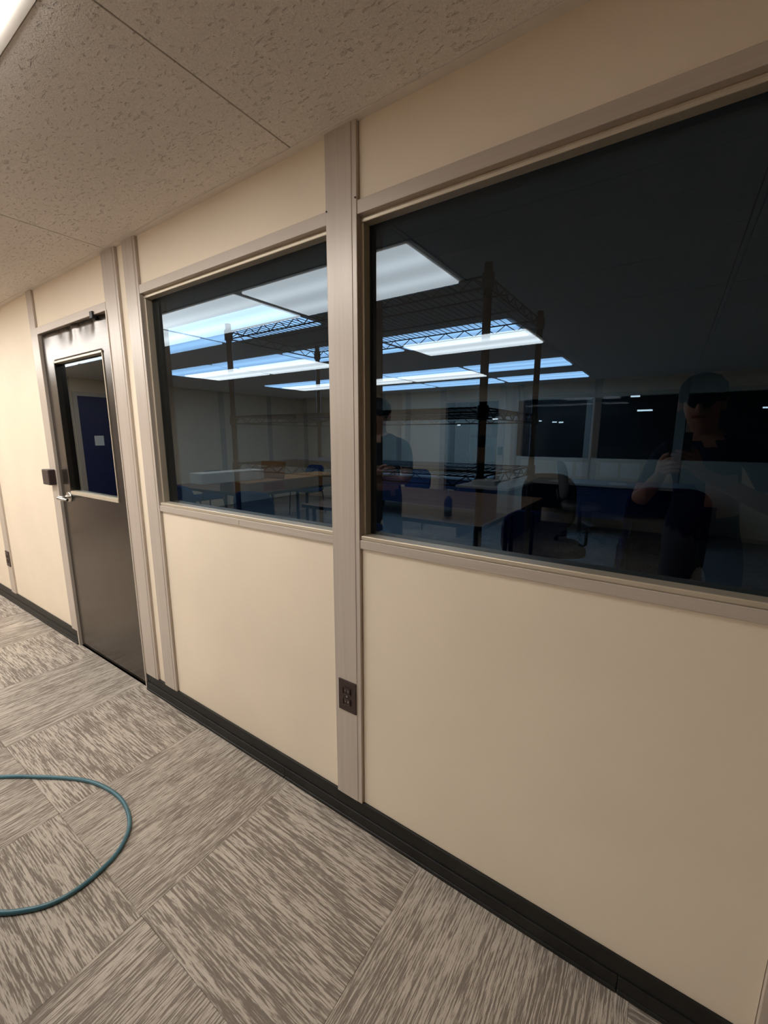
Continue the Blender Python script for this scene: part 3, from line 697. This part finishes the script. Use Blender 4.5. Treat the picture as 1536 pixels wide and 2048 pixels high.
# ------------------------------------------------------------------ people (seen mirrored in the glass)
def person(name, label, J, bones, matof, cap, cap_mat, face_dir):
    """J: joint -> (pos, radius); bones: (a, b, material)"""
    names = list(J); idx = {n: i for i, n in enumerate(names)}
    me = bpy.data.meshes.new(name+'_skel'); me.from_pydata([J[n][0] for n in names], [(idx[a], idx[b]) for a, b, _ in bones], [])
    ob = bpy.data.objects.new(name+'_skel', me); COL.objects.link(ob)
    md = ob.modifiers.new('skin', 'SKIN'); md.use_smooth_shade = True
    for i, n in enumerate(names):
        r = J[n][1]; r = r if isinstance(r, tuple) else (r, r)
        me.skin_vertices[0].data[i].radius = r; me.skin_vertices[0].data[i].use_root = (n == 'pelvis')
    sb = ob.modifiers.new('sub', 'SUBSURF'); sb.levels = 2; sb.render_levels = 2
    dg = bpy.context.evaluated_depsgraph_get(); dg.update()
    nm = bpy.data.meshes.new_from_object(ob.evaluated_get(dg)); nm.name = name
    bpy.data.objects.remove(ob)
    mats = sorted({m_ for _, _, m_ in bones}); nm.materials.clear()
    for m_ in mats: nm.materials.append(M[m_])
    segs = [(Vector(J[a][0]), Vector(J[b][0]), mats.index(m_)) for a, b, m_ in bones]
    for pl in nm.polygons:
        c = pl.center; best = (1e9, 0)
        for a, b, k in segs:
            ab = b-a; t = max(0, min(1, (c-a).dot(ab)/max(ab.length_squared, 1e-9))); d = (a+ab*t-c).length
            if d < best[0]: best = (d, k)
        pl.material_index = best[1]; pl.use_smooth = True
    o = bpy.data.objects.new('person', nm); COL.objects.link(o); tag(o, label, 'person')
    hc = Vector(J['head'][0]); fd = Vector(face_dir).normalized(); sd = Vector((fd.y, -fd.x, 0)).normalized()
    # hair or cap: flattened dome over the skull
    mb = MB(); mb.lathe([(0.092, -0.01), (0.096, 0.03), (0.088, 0.075), (0.06, 0.108), (0.02, 0.122), (0.001, 0.123)], hc+Vector((0, 0, 0.02))-fd*0.012, 20)
    if cap:
        mb.tube([hc+fd*0.07+Vector((0, 0, 0.03)), hc+fd*0.16+Vector((0, 0, 0.018))], [0.06, 0.035], 12)
        for v in mb.bm.verts:
            d = (v.co-hc).dot(fd)
            if d > 0.098: v.co.z = hc.z+0.03+(v.co.z-hc.z-0.03)*0.12
    mb.build('cap' if cap else 'hair', cap_mat, o)
    for s in (-1, 1):
        e = MB(); e.lathe([(0.002, -0.006), (0.006, -0.004), (0.008, 0), (0.006, 0.004), (0.002, 0.006)], hc+fd*0.084+sd*s*0.032+Vector((0, 0, 0.005)), 10); e.build('eye', 'eye', o)
        e = MB(); e.pad(0.03, 0.06, 0.02, 0.012, xf=Matrix.Translation(hc+sd*s*0.083-fd*0.005) @ Matrix.Rotation(PI/2, 4, 'Z')); e.build('ear', 'skin', o)
    e = MB(); e.tube([hc+fd*0.088+Vector((0, 0, 0.01)), hc+fd*0.112+Vector((0, 0, -0.03)), hc+fd*0.09+Vector((0, 0, -0.038))], [0.008, 0.015, 0.010], 10); e.build('nose', 'skin', o)
    e = MB(); e.tube([hc+fd*0.085+sd*0.024+Vector((0, 0, -0.062)), hc+fd*0.093+Vector((0, 0, -0.060)), hc+fd*0.085-sd*0.024+Vector((0, 0, -0.062))], 0.006, 8); e.build('mouth', 'red_print', o)
    return o
def hand(J, bones, tagn, wrist, palm, fdir, tdir, curl, side):
    """five tapered fingers rooted in the palm"""
    wv, pv, fd, td, cv = Vector(wrist), Vector(palm), Vector(fdir).normalized(), Vector(tdir).normalized(), Vector(curl).normalized()
    J[tagn+'palm'] = (tuple(pv), (0.03, 0.018)); bones.append((tagn+'wrist', tagn+'palm', 'skin'))
    for k, (off, ln) in enumerate(((0.027, 0.068), (0.009, 0.078), (-0.009, 0.072), (-0.026, 0.056))):
        a = pv+fd*0.04+td*off; b = a+fd*ln*0.45+cv*ln*0.15; c = b+fd*ln*0.25+cv*ln*0.35; d = c+cv*ln*0.28-fd*ln*0.02
        ns = ['%sf%d%d' % (tagn, k, q) for q in range(4)]
        for nme, q, r in zip(ns, (a, b, c, d), (0.0095, 0.009, 0.0083, 0.0072)): J[nme] = (tuple(q), r)
        for p_, q_ in zip([tagn+'palm']+ns, ns): bones.append((p_, q_, 'skin'))
    a = pv+td*0.034-fd*0.005; b = a+td*0.02+fd*0.028+cv*0.006; c = b+fd*0.03+cv*0.01
    for nme, q, r in zip([tagn+'t%d' % q for q in range(3)], (a, b, c), (0.012, 0.011, 0.009)): J[nme] = (tuple(q), r)
    bones += [(tagn+'palm', tagn+'t0', 'skin'), (tagn+'t0', tagn+'t1', 'skin'), (tagn+'t1', tagn+'t2', 'skin')]
def build_body(o, h, shirt, pants, head_off, lean, sh, elbows, wrists, stance=0.11):
    """o: floor point, h: standing height; returns joints and bones of a figure facing +Y"""
    ox, oy = o; k = h/1.75
    J = {}
    P = lambda x, y, z: (ox+x, oy+y, z*k)
    J['pelvis'] = (P(0, 0, 0.95), (0.165, 0.115)); J['belly'] = (P(lean[0]*0.4, lean[1]*0.4, 1.10), (0.16, 0.12)); J['chest'] = (P(lean[0]*0.8, lean[1]*0.8, 1.30), (0.17, 0.115))
    J['collar'] = (P(lean[0], lean[1], 1.43), (0.095, 0.075)); J['neck'] = (P(lean[0]+head_off[0]*0.4, lean[1]+head_off[1]*0.4, 1.50), 0.052)
    J['jaw'] = (P(lean[0]+head_off[0]*0.8, lean[1]+head_off[1]*0.8+0.018, 1.57), (0.062, 0.068)); J['head'] = (P(lean[0]+head_off[0], lean[1]+head_off[1], 1.635), (0.076, 0.09)); J['crown'] = (P(lean[0]+head_off[0], lean[1]+head_off[1]-0.01, 1.705), (0.058, 0.068))
    b = [('pelvis', 'belly', shirt), ('belly', 'chest', shirt), ('chest', 'collar', shirt), ('collar', 'neck', 'skin'), ('neck', 'jaw', 'skin'), ('jaw', 'head', 'skin'), ('head', 'crown', 'skin')]
    for s, t in ((-1, 'l_'), (1, 'r_')):
        J[t+'hip'] = (P(s*0.10, 0, 0.87), 0.085); J[t+'knee'] = (P(s*stance, 0.02, 0.50), 0.058); J[t+'ankle'] = (P(s*(stance+0.01), -0.02, 0.09), 0.042); J[t+'toe'] = (P(s*(stance+0.03), 0.15, 0.035), (0.042, 0.033))
        b += [('pelvis', t+'hip', pants), (t+'hip', t+'knee', pants), (t+'knee', t+'ankle', pants), (t+'ankle', t+'toe', 'shirt_black')]
        i = 0 if s < 0 else 1
        J[t+'sh'] = (P(lean[0]+s*sh, lean[1], 1.40), 0.066); J[t+'elbow'] = (elbows[i], 0.043); J[t+'mid'] = (tuple((Vector(elbows[i])*0.45+Vector(wrists[i])*0.55)), 0.037); J[t+'wrist'] = (wrists[i], 0.027)
        up = tuple((Vector(J[t+'sh'][0])*0.3+Vector(elbows[i])*0.7)); J[t+'sleeve'] = (up, 0.052)
        b += [('collar', t+'sh', shirt), (t+'sh', t+'sleeve', shirt), (t+'sleeve', t+'elbow', 'skin'), (t+'elbow', t+'mid', 'skin'), (t+'mid', t+'wrist', 'skin')]
    return J, b
# the one holding the phone
J, B = build_body((0.17, -1.46), 1.665, 'shirt_navy', 'pants_grey', (-0.05, 0.04), (-0.03, 0.02), 0.17,
                  ((-0.12, -1.36, 1.08), (0.42, -1.34, 1.08)), ((-0.035, -1.155, 1.235), (0.115, -1.14, 1.25)))
hand(J, B, 'r_', J['r_wrist'][0], (0.083, -1.098, 1.285), (-0.35, 0.85, 0.35), (0.25, -0.2, 0.95), (-1, 0.1, 0.1), 1)
hand(J, B, 'l_', J['l_wrist'][0], (-0.035, -1.105, 1.265), (0.3, 0.9, 0.3), (-0.1, -0.3, 0.95), (1, 0.1, 0), -1)
person('person', 'person in a navy shirt and cap holding up a phone', J, B, None, True, 'shirt_black', (-0.1, 1, 0))
ph = MB().box(-0.012, 0.063, -1.064, -1.056, 1.278, 1.424, bev=0.003).build('smartphone', 'black_plastic'); tag(ph, 'black smartphone held upright in front of the navy shirt', 'phone')
MB().box(-0.008, 0.059, -1.0652, -1.0638, 1.284, 1.418).build('screen', 'dark_slot', ph)
MB().tube([(0.0, -1.057, 1.4085), (0.0, -1.0525, 1.4085)], 0.006, 12).build('lens_ring', 'chrome', ph)
# the one by the table, arms folded
J, B = build_body((-1.90, -1.66), 1.66, 'shirt_black', 'pants_navy', (0.0, 0.04), (0.0, 0.02), 0.215,
                  ((-2.19, -1.56, 1.08), (-1.61, -1.56, 1.08)), ((-1.83, -1.44, 1.12), (-1.97, -1.43, 1.09)))
hand(J, B, 'l_', J['l_wrist'][0], (-1.77, -1.44, 1.135), (1, -0.1, 0.15), (0, 0.2, 1), (0.2, -1, 0), 1)
hand(J, B, 'r_', J['r_wrist'][0], (-2.03, -1.43, 1.10), (-1, -0.1, 0.15), (0, 0.2, 1), (-0.2, -1, 0), 1)
person('person', 'person in a black T-shirt standing with folded arms by the table', J, B, None, False, 'hair', (0.25, 1, 0))
